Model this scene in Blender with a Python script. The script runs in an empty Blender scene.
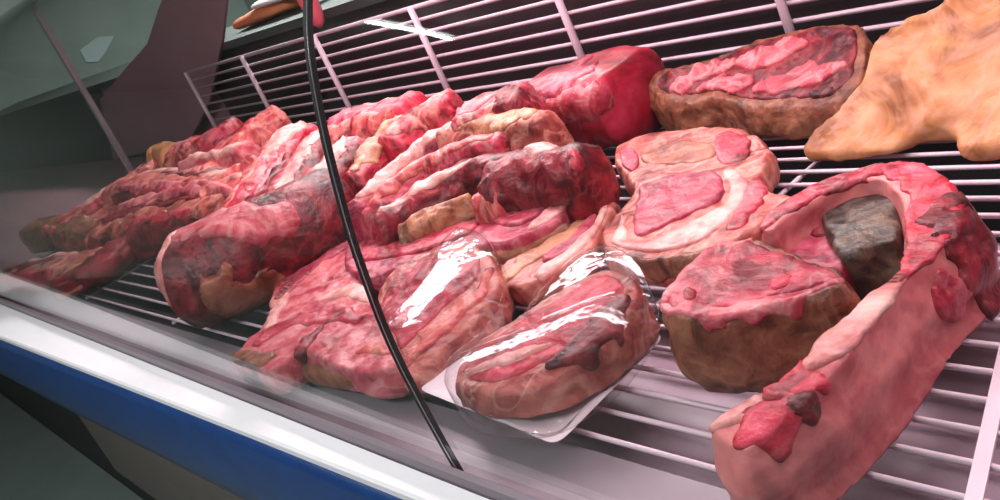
import bpy, bmesh, math, random
from mathutils import Vector, Matrix, noise
from mathutils.bvhtree import BVHTree

random.seed(7)
C = bpy.context.scene.collection
SH = 0.95                       # height of the wire shelf above the shop floor
CAMH = 0.60                     # camera above the shelf
# camera axes in the world (right, down, forward)
RT = Vector((.600, .693, -.400)).normalized()
FW = Vector((-.7986, .495, -.342)); FW = (FW - RT * FW.dot(RT)).normalized()
DN = FW.cross(RT).normalized()
F = 1011.0
CAM = Vector((0, 0, SH + CAMH))

def ray(px, py):
    return RT * (px - 500) + DN * (py - 250) + FW * F
def at(px, py, z=0.0):
    """world point seen at a photo position, z metres above the shelf"""
    d = ray(px, py); t = (SH + z - CAM.z) / d.z
    return CAM + d * t
def atY(px, py, Y):
    d = ray(px, py); return CAM + d * (Y / d.y)
PA, PB = .085, .155
def pile(px, py, dz=0.0):
    """point on the sloping top of the heap (z = PA + PB*(Y-.5))"""
    d = ray(px, py)
    # CAMH + d.z t = PA + dz + PB*(d.y t - .5)
    t = (PA + dz - PB * .5 - CAMH) / (d.z - PB * d.y)
    return CAM + d * t

def lean(x, y, a=-.90, k=.80):
    """point on a slope rising towards the back: z = k*Y + a above the shelf"""
    d = ray(x, y); t_ = (a - CAMH) / (d.z - k * d.y); return CAM + d * t_

# ---------------------------------------------------------------- materials
def lin(c):
    def f(v):
        v /= 255.0
        return v / 12.92 if v <= .04045 else ((v + .055) / 1.055) ** 2.4
    return (f(c[0]), f(c[1]), f(c[2]), 1.0)

def new_mat(name):
    m = bpy.data.materials.new(name); m.use_nodes = True
    nt = m.node_tree
    return m, nt, nt.nodes, nt.links, nt.nodes['Principled BSDF']

def plain(name, col, rough=.5, metal=0.0, var=.08, scale=30.0, bump=0.0, coat=0.0, spec=.5):
    m, nt, N, L, b = new_mat(name)
    tc = N.new('ShaderNodeTexCoord')
    nz = N.new('ShaderNodeTexNoise'); nz.inputs['Scale'].default_value = scale; nz.inputs['Detail'].default_value = 4
    L.new(tc.outputs['Object'], nz.inputs['Vector'])
    mx = N.new('ShaderNodeMix'); mx.data_type = 'RGBA'
    c = lin(col)
    mx.inputs['A'].default_value = tuple(max(0, v * (1 - var)) for v in c[:3]) + (1,)
    mx.inputs['B'].default_value = tuple(min(1, v * (1 + var)) for v in c[:3]) + (1,)
    L.new(nz.outputs['Fac'], mx.inputs['Factor']); L.new(mx.outputs['Result'], b.inputs['Base Color'])
    b.inputs['Roughness'].default_value = rough; b.inputs['Metallic'].default_value = metal
    b.inputs['Coat Weight'].default_value = coat
    b.inputs['Specular IOR Level'].default_value = spec
    if bump:
        bp = N.new('ShaderNodeBump'); bp.inputs['Strength'].default_value = bump; bp.inputs['Distance'].default_value = .004
        L.new(nz.outputs['Fac'], bp.inputs['Height']); L.new(bp.outputs['Normal'], b.inputs['Normal'])
    return m

def meat(name, dark, base, light, fat, fat_amt=.35, scale=16.0, vein=11.0, stretch=(1, 1, 1), rough=.46, coat=.08, bump=.6):
    m, nt, N, L, b = new_mat(name)
    tc = N.new('ShaderNodeTexCoord'); mp = N.new('ShaderNodeMapping')
    mp.inputs['Scale'].default_value = stretch
    L.new(tc.outputs['Object'], mp.inputs['Vector'])
    n1 = N.new('ShaderNodeTexNoise'); n1.inputs['Scale'].default_value = scale; n1.inputs['Detail'].default_value = 5
    n1.inputs['Roughness'].default_value = .62; n1.inputs['Distortion'].default_value = .8
    L.new(mp.outputs['Vector'], n1.inputs['Vector'])
    cr = N.new('ShaderNodeValToRGB'); e = cr.color_ramp.elements
    e[0].position = .36; e[0].color = lin(dark); e[1].position = .65; e[1].color = lin(light)
    k = e.new(.50); k.color = lin(base)
    L.new(n1.outputs['Fac'], cr.inputs['Fac'])
    n2 = N.new('ShaderNodeTexNoise'); n2.inputs['Scale'].default_value = vein; n2.inputs['Detail'].default_value = 4
    n2.inputs['Distortion'].default_value = 1.6
    L.new(mp.outputs['Vector'], n2.inputs['Vector'])
    vr = N.new('ShaderNodeValToRGB'); v = vr.color_ramp.elements
    v[0].position = .44; v[0].color = (0, 0, 0, 1); v[1].position = .56; v[1].color = (0, 0, 0, 1)
    kk = v.new(.50); kk.color = (1, 1, 1, 1)
    L.new(n2.outputs['Fac'], vr.inputs['Fac'])
    mu = N.new('ShaderNodeMath'); mu.operation = 'MULTIPLY'; mu.inputs[1].default_value = fat_amt
    L.new(vr.outputs['Color'], mu.inputs[0])
    mx = N.new('ShaderNodeMix'); mx.data_type = 'RGBA'; mx.inputs['B'].default_value = lin(fat)
    L.new(mu.outputs[0], mx.inputs['Factor']); L.new(cr.outputs['Color'], mx.inputs['A'])
    L.new(mx.outputs['Result'], b.inputs['Base Color'])
    b.inputs['Roughness'].default_value = rough; b.inputs['Coat Weight'].default_value = coat
    b.inputs['Specular IOR Level'].default_value = .3
    b.inputs['Coat Roughness'].default_value = .18
    n3 = N.new('ShaderNodeTexNoise'); n3.inputs['Scale'].default_value = scale * 4; n3.inputs['Detail'].default_value = 4
    L.new(mp.outputs['Vector'], n3.inputs['Vector'])
    ad = N.new('ShaderNodeMath'); ad.operation = 'ADD'
    L.new(n3.outputs['Fac'], ad.inputs[0]); L.new(n1.outputs['Fac'], ad.inputs[1])
    bp = N.new('ShaderNodeBump'); bp.inputs['Strength'].default_value = bump; bp.inputs['Distance'].default_value = .006
    L.new(ad.outputs[0], bp.inputs['Height']); L.new(bp.outputs['Normal'], b.inputs['Normal'])
    L.new(bp.outputs['Normal'], b.inputs['Coat Normal'])
    return m

def clear(name, tint, f0, rough=.02, wrinkle=0.0):
    """thin clear sheet: see-through, with a fresnel mirror on top"""
    m, nt, N, L, b = new_mat(name)
    N.remove(b); out = N['Material Output']
    tr = N.new('ShaderNodeBsdfTransparent'); tr.inputs['Color'].default_value = tint
    gl = N.new('ShaderNodeBsdfGlossy'); gl.inputs['Roughness'].default_value = rough
    lw = N.new('ShaderNodeLayerWeight'); lw.inputs['Blend'].default_value = .5
    p = N.new('ShaderNodeMath'); p.operation = 'POWER'; p.inputs[1].default_value = 5
    L.new(lw.outputs['Facing'], p.inputs[0])
    ma = N.new('ShaderNodeMath'); ma.operation = 'MULTIPLY_ADD'; ma.inputs[1].default_value = 1 - f0; ma.inputs[2].default_value = f0
    L.new(p.outputs[0], ma.inputs[0])
    mx = N.new('ShaderNodeMixShader')
    L.new(ma.outputs[0], mx.inputs['Fac']); L.new(tr.outputs[0], mx.inputs[1]); L.new(gl.outputs[0], mx.inputs[2])
    L.new(mx.outputs[0], out.inputs['Surface'])
    if wrinkle:
        tc = N.new('ShaderNodeTexCoord')
        nz = N.new('ShaderNodeTexNoise'); nz.inputs['Scale'].default_value = 26; nz.inputs['Detail'].default_value = 3
        nz.inputs['Distortion'].default_value = 1.2
        L.new(tc.outputs['Object'], nz.inputs['Vector'])
        bp = N.new('ShaderNodeBump'); bp.inputs['Strength'].default_value = wrinkle; bp.inputs['Distance'].default_value = .006
        L.new(nz.outputs['Fac'], bp.inputs['Height']); L.new(bp.outputs['Normal'], gl.inputs['Normal'])
    return m

def glow(name, col, s):
    m, nt, N, L, b = new_mat(name)
    b.inputs['Emission Color'].default_value = col; b.inputs['Emission Strength'].default_value = s
    b.inputs['Base Color'].default_value = (.8, .8, .8, 1)
    return m

M = {}
# meats (own colours)
M['red'] = meat('red_muscle', (104, 6, 24), (168, 28, 54), (200, 72, 90), (224, 150, 150), .3)
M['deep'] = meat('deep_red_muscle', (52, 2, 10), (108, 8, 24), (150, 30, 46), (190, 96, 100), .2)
M['bright'] = meat('bright_red_muscle', (128, 3, 26), (188, 18, 50), (214, 66, 90), (228, 144, 150), .2)
M['rose'] = meat('rose_muscle', (116, 18, 42), (160, 40, 66), (186, 76, 94), (214, 138, 146), .3)
M['liver'] = meat('smooth_dark_red_muscle', (110, 6, 24), (158, 14, 42), (180, 46, 74), (190, 84, 104), .1, scale=7, bump=.3, rough=.42, coat=.15)
M['fat'] = meat('pink_white_fat', (180, 92, 94), (212, 136, 130), (230, 172, 162), (238, 200, 190), .3, bump=.4)
M['salmon'] = meat('salmon_fatty_meat', (136, 24, 36), (194, 72, 76), (218, 116, 106), (232, 168, 152), .45)
M['pinkfat'] = meat('pink_streaked_fat', (144, 30, 50), (188, 70, 84), (214, 114, 120), (230, 168, 164), .4)
M['brown'] = meat('brown_dried_fat', (80, 36, 26), (128, 68, 50), (158, 96, 72), (176, 122, 94), .3)
M['tan'] = meat('tan_orange_fat', (112, 56, 40), (166, 98, 70), (194, 132, 100), (212, 160, 128), .35)
M['rimfat'] = meat('browned_pink_rind', (112, 34, 34), (166, 74, 68), (196, 110, 98), (226, 168, 152), .45)
M['hook_shade'] = meat('grey_brown_hook_shade', (30, 20, 20), (68, 48, 42), (108, 84, 70), (150, 120, 96), .3, scale=22)  # shade inside the hooked slab, put in as colour
M['yellow'] = meat('yellow_beef_fat', (136, 74, 38), (190, 122, 76), (206, 144, 104), (212, 148, 124), .4, scale=9, vein=7, bump=.5, rough=.5, coat=.1)
M['rust'] = meat('rusty_brown_meat', (104, 36, 28), (146, 70, 54), (172, 100, 80), (196, 134, 110), .3, bump=.4)
M['side'] = meat('smooth_salmon_side', (160, 62, 70), (194, 92, 96), (212, 120, 118), (226, 150, 146), .25, scale=9, vein=6, bump=.35)
# fittings
M['white_enamel'] = plain('white_enamel', (236, 230, 234), .35, var=.04, coat=.2)
M['wire'] = plain('white_coated_wire', (226, 196, 208), .4, var=.06)
M['rack_wire'] = plain('greyed_white_wire', (196, 166, 178), .45, var=.1)
M['steel'] = plain('brushed_steel', (146, 120, 132), .5, .3, var=.10, scale=9)
M['ledge_steel'] = plain('steel_ledge', (128, 114, 122), .45, .3, var=.08, scale=9)
M['slate'] = plain('dark_slate_laminate', (52, 56, 54), .55, var=.15)
M['well'] = plain('dark_well', (26, 16, 20), .6, var=.2)
M['backdark'] = plain('dark_maroon_back', (36, 18, 24), .55, var=.35, scale=14)
M['mauve'] = plain('mauve_plastic', (142, 98, 108), .45, var=.2, scale=6)
M['black_rubber'] = plain('black_rubber', (16, 13, 14), .5, var=.3)
M['blue'] = plain('blue_bumper', (12, 54, 112), .33, var=.35, scale=22, coat=.3)
M['panel_grey'] = plain('grey_brown_panel', (92, 84, 80), .5, var=.15, scale=18)
M['chrome'] = plain('chrome', (220, 214, 218), .2, .9, var=.03)
M['floor'] = plain('grey_green_floor', (104, 114, 110), .5, var=.22, scale=5, bump=.1)
M['wall'] = plain('teal_grey_wall', (150, 160, 154), .7, var=.35, scale=1.6)
M['pale_patch'] = plain('pale_grey', (190, 204, 206), .6, var=.05)
M['foam'] = plain('white_foam', (240, 222, 228), .55, var=.04, scale=60, bump=.1)
M['tag'] = plain('pink_tag', (228, 92, 112), .5, var=.1, scale=40)
M['orange'] = plain('orange_brown_paper', (226, 134, 84), .6, var=.25, scale=16, bump=.4)
M['paper'] = plain('white_paper', (246, 242, 240), .6, var=.03)
M['glass'] = clear('clear_glass', (.95, .965, .965, 1), .03)
M['film'] = clear('cling_film', (.985, .97, .975, 1), .075, .09, .13)
M['tube'] = glow('lit_tube', (1, .86, .9, 1), 14)
M['ceiltube'] = glow('lit_ceiling_tube', (.93, 1, .98, 1), 28)

# ---------------------------------------------------------------- object helpers
MEATY = set('red deep bright rose liver fat salmon pinkfat brown tan rimfat bone yellow side film rust'.split())
def link_mesh(name, verts, faces, mat, parent=None, smooth=True, origin=None):
    """link ONE mesh object; verts are world points, kept local to the parent's base (or origin)"""
    o0 = parent.location if parent is not None else (origin or Vector((0, 0, 0)))
    base = Vector(o0)
    if parent is not None and parent.parent is not None:
        base = Vector(parent.location) + Vector(parent.parent.location)
    if isinstance(mat, str) and mat in MEATY:       # nothing pokes through the front glass
        verts = [Vector((v[0], max(v[1], .424), v[2])) for v in verts]
    me = bpy.data.meshes.new(name)
    me.from_pydata([tuple(Vector(v) - base) for v in verts], [], faces)
    me.materials.append(M[mat] if isinstance(mat, str) else mat)
    if smooth:
        me.polygons.foreach_set('use_smooth', [True] * len(me.polygons))
    me.update()
    o = bpy.data.objects.new(name, me); C.objects.link(o)
    if parent is not None: o.parent = parent
    else: o.location = base
    return o

def thing(name, label, cat, loc, group=None):
    o = bpy.data.objects.new(name, None); o.empty_display_size = .05
    C.objects.link(o); o.location = Vector(loc)
    o['label'] = label; o['category'] = cat
    if group: o['group'] = group
    return o
def tag(o, label, cat, group=None):
    o['label'] = label; o['category'] = cat
    if group: o['group'] = group
    return o
def struct(o):
    o['kind'] = 'structure'; return o

class MB:
    def __init__(s): s.v = []; s.f = []
    def add(s, v, f):
        n = len(s.v); s.v += [Vector(p) for p in v]; s.f += [tuple(i + n for i in q) for q in f]
    def box(s, x0, x1, y0, y1, z0, z1):
        v = [(x, y, z) for x in (x0, x1) for y in (y0, y1) for z in (z0, z1)]
        s.add(v, [(0, 1, 3, 2), (4, 6, 7, 5), (0, 4, 5, 1), (2, 3, 7, 6), (0, 2, 6, 4), (1, 5, 7, 3)])
    def tube(s, pts, r, n=8):
        pts = [Vector(p) for p in pts]; rings = []
        for i, p in enumerate(pts):
            t = (pts[min(i + 1, len(pts) - 1)] - pts[max(i - 1, 0)]).normalized()
            a = t.cross(Vector((0, 0, 1)))
            if a.length < .1: a = t.cross(Vector((0, 1, 0)))
            a.normalize(); b = a.cross(t)
            rr = r[i] if isinstance(r, (list, tuple)) else r
            rings.append([p + (a * math.cos(q) + b * math.sin(q)) * rr for q in [2 * math.pi * k / n for k in range(n)]])
        v = [p for ring in rings for p in ring]; f = []
        for i in range(len(pts) - 1):
            for k in range(n):
                f.append((i * n + k, i * n + (k + 1) % n, (i + 1) * n + (k + 1) % n, (i + 1) * n + k))
        f.append(tuple(range(n))[::-1]); f.append(tuple((len(pts) - 1) * n + k for k in range(n)))
        s.add(v, f)
    def sheet(s, rows):
        """closed solid from cross-sections (each a closed loop of the same length)"""
        n = len(rows[0]); v = [p for r in rows for p in r]; f = []
        for i in range(len(rows) - 1):
            for k in range(n):
                f.append((i * n + k, i * n + (k + 1) % n, (i + 1) * n + (k + 1) % n, (i + 1) * n + k))
        f.append(tuple(range(n))[::-1]); f.append(tuple((len(rows) - 1) * n + k for k in range(n)))
        s.add(v, f)
    def link(s, name, mat, parent=None, smooth=False, origin=None):
        # consistent outward normals
        bm = bmesh.new()
        vs = [bm.verts.new(p) for p in s.v]
        for q in s.f:
            try: bm.faces.new([vs[i] for i in q])
            except ValueError: pass
        bmesh.ops.recalc_face_normals(bm, faces=bm.faces)
        bm.verts.index_update()
        V = [v.co.copy() for v in bm.verts]; Fc = [tuple(v.index for v in f.verts) for f in bm.faces]
        bm.free()
        return link_mesh(name, V, Fc, mat, parent, smooth, origin)

def loop_smooth(pts, n=4):
    out = []; m = len(pts)
    for i in range(m):
        p0, p1, p2, p3 = pts[i - 1], pts[i], pts[(i + 1) % m], pts[(i + 2) % m]
        for k in range(n):
            t = k / n
            out.append(.5 * ((2 * p1) + (p2 - p0) * t + (2 * p0 - 5 * p1 + 4 * p2 - p3) * t * t + (3 * p1 - p0 - 3 * p2 + p3) * t ** 3))
    return out
def path_smooth(pts, n=5):
    out = []; m = len(pts)
    for i in range(m - 1):
        p0 = pts[i - 1] if i else pts[0] * 2 - pts[1]
        p1, p2 = pts[i], pts[i + 1]
        p3 = pts[i + 2] if i + 2 < m else p2 * 2 - p1
        for k in range(n):
            t = k / n
            out.append(.5 * ((2 * p1) + (p2 - p0) * t + (2 * p0 - 5 * p1 + 4 * p2 - p3) * t * t + (3 * p1 - p0 - 3 * p2 + p3) * t ** 3))
    out.append(pts[-1]); return out

def area2(pts):
    return sum(pts[i - 1].x * pts[i].y - pts[i].x * pts[i - 1].y for i in range(len(pts)))
def offset(pts, d):
    """push a loop outward by d in the ground plane"""
    if area2(pts) < 0: sgn = -1
    else: sgn = 1
    out = []; m = len(pts)
    for i in range(m):
        t = pts[(i + 1) % m] - pts[i - 1]; t.z = 0
        nrm = Vector((t.y, -t.x, 0)).normalized() * sgn
        out.append(pts[i] + nrm * d)
    return out

def lump(p, amp, freq):
    cr = .22 - abs(noise.noise(p * freq * 1.6 + Vector((3, 1, 7))))
    return (noise.fractal(p * freq, 1.0, 2.0, 3) * .5 + cr * .7 + noise.fractal(p * freq * 3.1 + Vector((9, 4, 2)), 1.0, 2.0, 2) * .25) * amp

def remesh(V, Fc, voxel, smooth_it, amp, freq):
    me = bpy.data.meshes.new('tmp'); me.from_pydata([tuple(v) for v in V], [], Fc); me.update()
    bm = bmesh.new(); bm.from_mesh(me); bmesh.ops.triangulate(bm, faces=bm.faces); bmesh.ops.recalc_face_normals(bm, faces=bm.faces)
    bm.to_mesh(me); bm.free()
    o = bpy.data.objects.new('tmp', me); C.objects.link(o)
    r = o.modifiers.new('r', 'REMESH'); r.mode = 'VOXEL'; r.voxel_size = voxel; r.adaptivity = 0
    s = o.modifiers.new('s', 'SMOOTH'); s.iterations = smooth_it; s.factor = .5
    dg = bpy.context.evaluated_depsgraph_get(); ev = o.evaluated_get(dg); m2 = ev.to_mesh()
    V2 = [v.co.copy() for v in m2.vertices]; N2 = [v.normal.copy() for v in m2.vertices]
    F2 = [tuple(p.vertices) for p in m2.polygons]
    ev.to_mesh_clear(); bpy.data.objects.remove(o); bpy.data.meshes.remove(me)
    V2 = [v + n * lump(v, amp, freq) for v, n in zip(V2, N2)]
    return V2, F2

def slab_geo(top, bottom_z, under=-.004, bulge=.002, edge=.004, voxel=.004, it=4, amp=.006, freq=14, floor=True, n=4):
    """cut of meat: smooth outline 'top' (world points), sides down to bottom_z (above shelf)"""
    t = loop_smooth(top, n)
    def lay(f, off):
        o = offset(t, off)
        return [Vector((p.x, p.y, (SH + bottom_z) * (1 - f) + q.z * f)) for p, q in zip(o, t)]
    rows = [lay(0, under), lay(.2, bulge * .6), lay(.55, bulge), lay(.86, 0), lay(1.0, -edge)]
    b = MB(); b.sheet(rows)
    V, Fc = remesh(b.v, b.f, voxel, it, amp, freq)
    if floor:
        V = [Vector((v.x, v.y, max(v.z, SH + bottom_z))) for v in V]
    return V, Fc

def slab(name, parent, px, z, bottom, mat, **kw):
    zf = z if callable(z) else (lambda x, y: at(x, y, z))
    V, Fc = slab_geo([zf(*p) for p in px], bottom, **kw)
    slab.last = (V, Fc)
    return link_mesh(name, V, Fc, mat, parent)
def skin(name, parent, px, z, w, mat, upmin=.2, out=.003, rag=.7, geo=None, upmax=2):
    zf = z if callable(z) else (lambda x, y: at(x, y, z))
    V, Fc = geo or slab.last
    V2, F2 = patch_geo(V, Fc, [zf(*p) for p in px], w, out, .004, rag, 34, upmin, upmax)
    if F2: return link_mesh(name, V2, F2, mat, parent)
    print('EMPTY SKIN', name)

def inlay(name, parent, px, z, mat, up=.004, deep=.02, **kw):
    """part lying in the top face of a cut"""
    zf = z if callable(z) else (lambda x, y: at(x, y, z))
    top = [zf(*p) + Vector((0, 0, up)) for p in px]
    t = loop_smooth(top, 6); j0 = offset(t, 1.0)
    t = [p + (q - p) * (.0035 * noise.noise(p * 42) + .002 * noise.noise(p * 110)) for p, q in zip(t, j0)]
    low = [Vector((p.x, p.y, p.z - deep)) for p in offset(t, -.002)]
    e = [Vector((p.x, p.y, p.z - .003)) for p in t]
    t2 = offset(t, -.004)
    b = MB(); b.sheet([low, e, t2])
    V, Fc = remesh(b.v, b.f, kw.get('voxel', .004), 3, kw.get('amp', .006), kw.get('freq', 14))
    inlay.last = (V, Fc)
    return link_mesh(name, V, Fc, mat, parent)

def sweep_geo(pts, w, h, amp=.012, freq=11, n=56, sq=2.4, taper=.75, sub=22, along=.4):
    """lumpy strip: pts = centres, half-width w, half-height h (numbers or lists)"""
    P = path_smooth(pts, sub); m = len(P); rings = []
    W = lambda a, f: a if not isinstance(a, (list, tuple)) else a[min(int(f * (len(a) - 1)), len(a) - 2)] * (1 - (f * (len(a) - 1) - min(int(f * (len(a) - 1)), len(a) - 2))) + a[min(int(f * (len(a) - 1)), len(a) - 2) + 1] * (f * (len(a) - 1) - min(int(f * (len(a) - 1)), len(a) - 2))
    T = []
    for i in range(m):
        T.append((P[min(i + 1, m - 1)] - P[max(i - 1, 0)]).normalized())
    # rounded ends: extra rings
    seq = []
    we, he = W(w, 0), W(h, 0)
    for k, (d, s) in enumerate(((-.55, .35), (-.42, .72), (-.2, .93))):
        seq.append((P[0] + T[0] * we * d * taper, T[0], s, 0))
    for i in range(m): seq.append((P[i], T[i], 1, i / (m - 1)))
    we = W(w, 1)
    for d, s in ((.2, .93), (.42, .72), (.55, .35)):
        seq.append((P[-1] + T[-1] * we * d * taper, T[-1], s, 1))
    ln = sum((P[i + 1] - P[i]).length for i in range(m - 1)); org = P[0] * 7.3
    for ki, (p, t, s, f) in enumerate(seq):
        sl = f * ln + (ki - 2) * .004
        a = Vector((t.y, -t.x, 0))
        if a.length < 1e-4: a = Vector((1, 0, 0))
        a.normalize(); b = Vector((0, 0, 1))
        ring = []
        for k in range(n):
            q = 2 * math.pi * k / n; c, sn = math.cos(q), math.sin(q)
            ex = 2 / sq
            x = math.copysign(abs(c) ** ex, c) * W(w, f) * s; y = math.copysign(abs(sn) ** ex, sn) * W(h, f) * s
            v = p + a * x + b * y
            nr = (a * c + b * sn)
            ring.append(v + nr * lump(Vector((sl * along, x, y)) + org, amp, freq))
        rings.append(ring)
    b = MB(); b.sheet(rings)
    return b.v, b.f

def patch_geo(V, Fc, path, w, out=.003, into=.004, rag=.6, freq=28, upmin=-.1, upmax=2):
    """thin skin hugging a body along a path: ragged edge, its own thickness"""
    bm = bmesh.new(); vs = [bm.verts.new(v) for v in V]
    for q in Fc:
        if len(q) <= 4:
            try: bm.faces.new([vs[i] for i in q])
            except ValueError: pass
    bmesh.ops.recalc_face_normals(bm, faces=bm.faces); bm.normal_update()
    P = path_smooth(path, 8); m = len(P); keep = []
    for f in bm.faces:
        c = f.calc_center_median(); best = 9; bi = 0
        for i in range(m - 1):
            a, b = P[i], P[i + 1]; ab = b - a
            k = max(0, min(1, (c - a).dot(ab) / max(ab.length_squared, 1e-9)))
            dv = c - (a + ab * k); dv.z *= .6
            d = dv.length
            if d < best: best, bi = d, (i + k) / (m - 1)
        ww = w * (.45 + .9 * math.sin(math.pi * min(.97, max(.03, bi))) ** .6) * (1 + rag * (noise.noise(c * freq) + .5 * noise.noise(c * freq * 2.7)))
        if best < ww and upmin < f.normal.z < upmax: keep.append(f)
    ks = set(keep); parts = []
    while ks:
        st = [ks.pop()]; comp = []
        while st:
            f = st.pop(); comp.append(f)
            for e in f.edges:
                for g in e.link_faces:
                    if g in ks: ks.discard(g); st.append(g)
        parts.append(comp)
    keep = max(parts, key=len) if parts else []
    idx = {}; ov, of = [], []
    for f in keep:
        for v in f.verts:
            if v not in idx:
                idx[v] = len(ov); ov.append(v)
        of.append([idx[v] for v in f.verts])
    n = len(ov)
    edges = {}
    for q in of:
        for i in range(len(q)): edges[(q[i], q[(i + 1) % len(q)])] = 1
    bnd = [(a, b) for a, b in edges if (b, a) not in edges]
    bset = {i for e in bnd for i in e}
    nb = {}
    for a, b in bnd: nb.setdefault(a, []).append(b); nb.setdefault(b, []).append(a)
    for _ in range(5):
        new = {i: ov[i].co * .4 + sum((ov[j].co for j in nb[i]), Vector()) * (.6 / len(nb[i])) for i in nb}
        for i, c in new.items(): ov[i].co = c
    top = [v.co + v.normal * (out if i not in bset else out * .15) for i, v in enumerate(ov)]
    low = [v.co - v.normal * into for v in ov]
    F2 = [tuple(q) for q in of] + [tuple(i + n for i in reversed(q)) for q in of] + [(b, a, a + n, b + n) for a, b in bnd]
    R = [Vector(v) for v in top + low]; bm.free()
    return R, F2

def floorclip(V, zmin=.0055):
    return [Vector((v.x, v.y, max(v.z, SH + zmin))) for v in V]

def film_on(parent, outline, base, fz, amp, freq, zo=.072):
    V, Fc = slab_geo([at(x, y, zo) + Vector((0, 0, .03)) for x, y in outline], base, under=-.002, bulge=.002, edge=.004, amp=.001, it=3, voxel=.004)
    out = []
    for v in V:
        zt_ = SH + fz(v.x, v.y) + lump(Vector((v.x, v.y, 0)), amp, freq)
        out.append(Vector((v.x, v.y, max(SH + base, min(v.z, zt_)))))
    o = link_mesh('film', out, Fc, 'film', parent); o['label'] = 'shiny clear cling film'
    return o

# ---------------------------------------------------------------- camera
cam = bpy.data.cameras.new('camera'); co = bpy.data.objects.new('camera', cam); C.objects.link(co)
cam.sensor_width = 36; cam.lens = 36 * F / 1000; cam.clip_start = .02
R3 = Matrix((RT, -DN, -FW)).transposed()
co.matrix_world = Matrix.Translation(CAM) @ R3.to_4x4()
bpy.context.scene.camera = co

# ---------------------------------------------------------------- shop shell
X0, X1 = -9.0, 3.0
def sbox(name, mat, *b):
    m = MB(); m.box(*b); return struct(m.link(name, mat))
sbox('floor', 'floor', X0, X1, -3.5, 4.2, -.06, 0)
sbox('wall_back', 'wall', X0, X1, 4.2, 4.3, 0, 3.0)
sbox('wall_left', 'wall', X0 - .1, X0, -3.5, 4.2, 0, 3.0)
sbox('ceiling', 'wall', X0, X1, -3.5, 4.2, 3.0, 3.06)

# ---------------------------------------------------------------- display case
YR = 1.42                                    # plane of the back rack
CX0, CX1 = -8.8, 1.2
case = thing('display_case', 'long refrigerated butcher counter with curved glass front and blue bumper band', 'display case', (-1.2, .9, 0))
ZL = SH
prof = [(.413, -.015), (.411, .06), (.411, .145), (.4145, .2), (.421, .25), (.430, .305), (.442, .357), (.456, .41), (.472, .46), (.490, .505), (.511, .543), (.54, .59), (.58, .64), (.635, .69), (.70, .725), (.78, .75)]
prof = [(v.x, v.y) for v in path_smooth([Vector((y, z, 0)) for y, z in prof], 4)]
def off_prof(d):
    out = []
    for i, (y, z) in enumerate(prof):
        a = prof[max(i - 1, 0)]; c = prof[min(i + 1, len(prof) - 1)]
        t = Vector((c[0] - a[0], c[1] - a[1])).normalized()
        out.append((y - t.y * d, z + t.x * d))
    return out
def glass_piece(name, xa, xb, mat, d0=0.0, d1=-.006, label=None):
    A = off_prof(d0); B = off_prof(d1)
    m = MB()
    row = lambda x: [Vector((x, y, ZL + z)) for y, z in A] + [Vector((x, y, ZL + z)) for y, z in reversed(B)]
    m.sheet([row(xa), row(xb)])
    o = m.link(name, mat, case, smooth=False)
    for i, pl in enumerate(o.data.polygons): pl.use_smooth = len(pl.vertices) == 4
    o.data.set_sharp_from_angle(angle=math.radians(40))
    if label: o['label'] = label
    return o
XS = -.962
glass_piece('glass_pane', XS + .0035, CX1, 'glass')
glass_piece('glass_pane', -3.60, XS - .0035, 'glass')
glass_piece('glass_pane', CX0, -3.608, 'glass')
glass_piece('joint_seal', XS - .0028, XS + .0028, 'black_rubber', .0015, -.007, 'black rubber strip between two glass panes')
glass_piece('joint_edge', XS + .0031, XS + .0050, 'chrome', .0012, .0003, 'pale polished glass edge')
# outer white ledge, measured: it widens a little towards the left
outer = [(CX0, .20), (-6.6, .235), (-5, .262), (-3.15, .305), (-2.2, .335), (-1.48, .357), (-1.04, .369), (0, .388), (CX1, .40)]
def strip_solid(name, mat, rows_of, label=None, smooth=False):
    m = MB(); m.sheet([[Vector(p) for p in rows_of(x, y)] for x, y in outer])
    o = m.link(name, mat, case, smooth)
    if label: o['label'] = label
strip_solid('front_ledge', 'white_enamel', lambda x, y: [(x, .400, ZL - .012), (x, y + .004, ZL - .020), (x, y, ZL - .024), (x, y, ZL - .034), (x, .400, ZL - .034)], 'white enamel ledge')
strip_solid('glass_channel', 'ledge_steel', lambda x, y: [(x, .402, ZL - .034), (x, .402, ZL + .004), (x, .409, ZL + .008), (x, .409, ZL - .034)])
def bump_row(x, y):
    pts = []
    for k in range(11):
        a = k / 10; z = -.036 - .235 * a
        pts.append((x, y - .012 * math.sin(math.pi * min(1, a * 1.15 + .05)) + (.02 * max(0, a - .75) * 4 if a > .75 else 0), ZL + z))
    return pts + [(x, .45, ZL - .271), (x, .45, ZL - .036)]
strip_solid('bumper_band', 'blue', bump_row, 'blue bumper band', True)
m = MB(); m.box(-3.75, CX1, .43, .46, .17, ZL - .272); m.link('lower_panel', 'panel_grey', case)['label'] = 'grey lower front panel'
m = MB(); m.box(CX0, -3.75, .43, .46, .17, ZL - .272); m.link('lower_panel', 'black_rubber', case)['label'] = 'lower front panel painted black for shadow'  # shaded stretch of the front, its shadow put in as black
m = MB(); m.box(CX0, CX1, .455, 1.7, .0, .168); m.link('plinth', 'black_rubber', case)
m = MB(); m.box(CX0, CX1, .44, .452, .172, .190); m.link('kick_strip', 'chrome', case)
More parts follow.
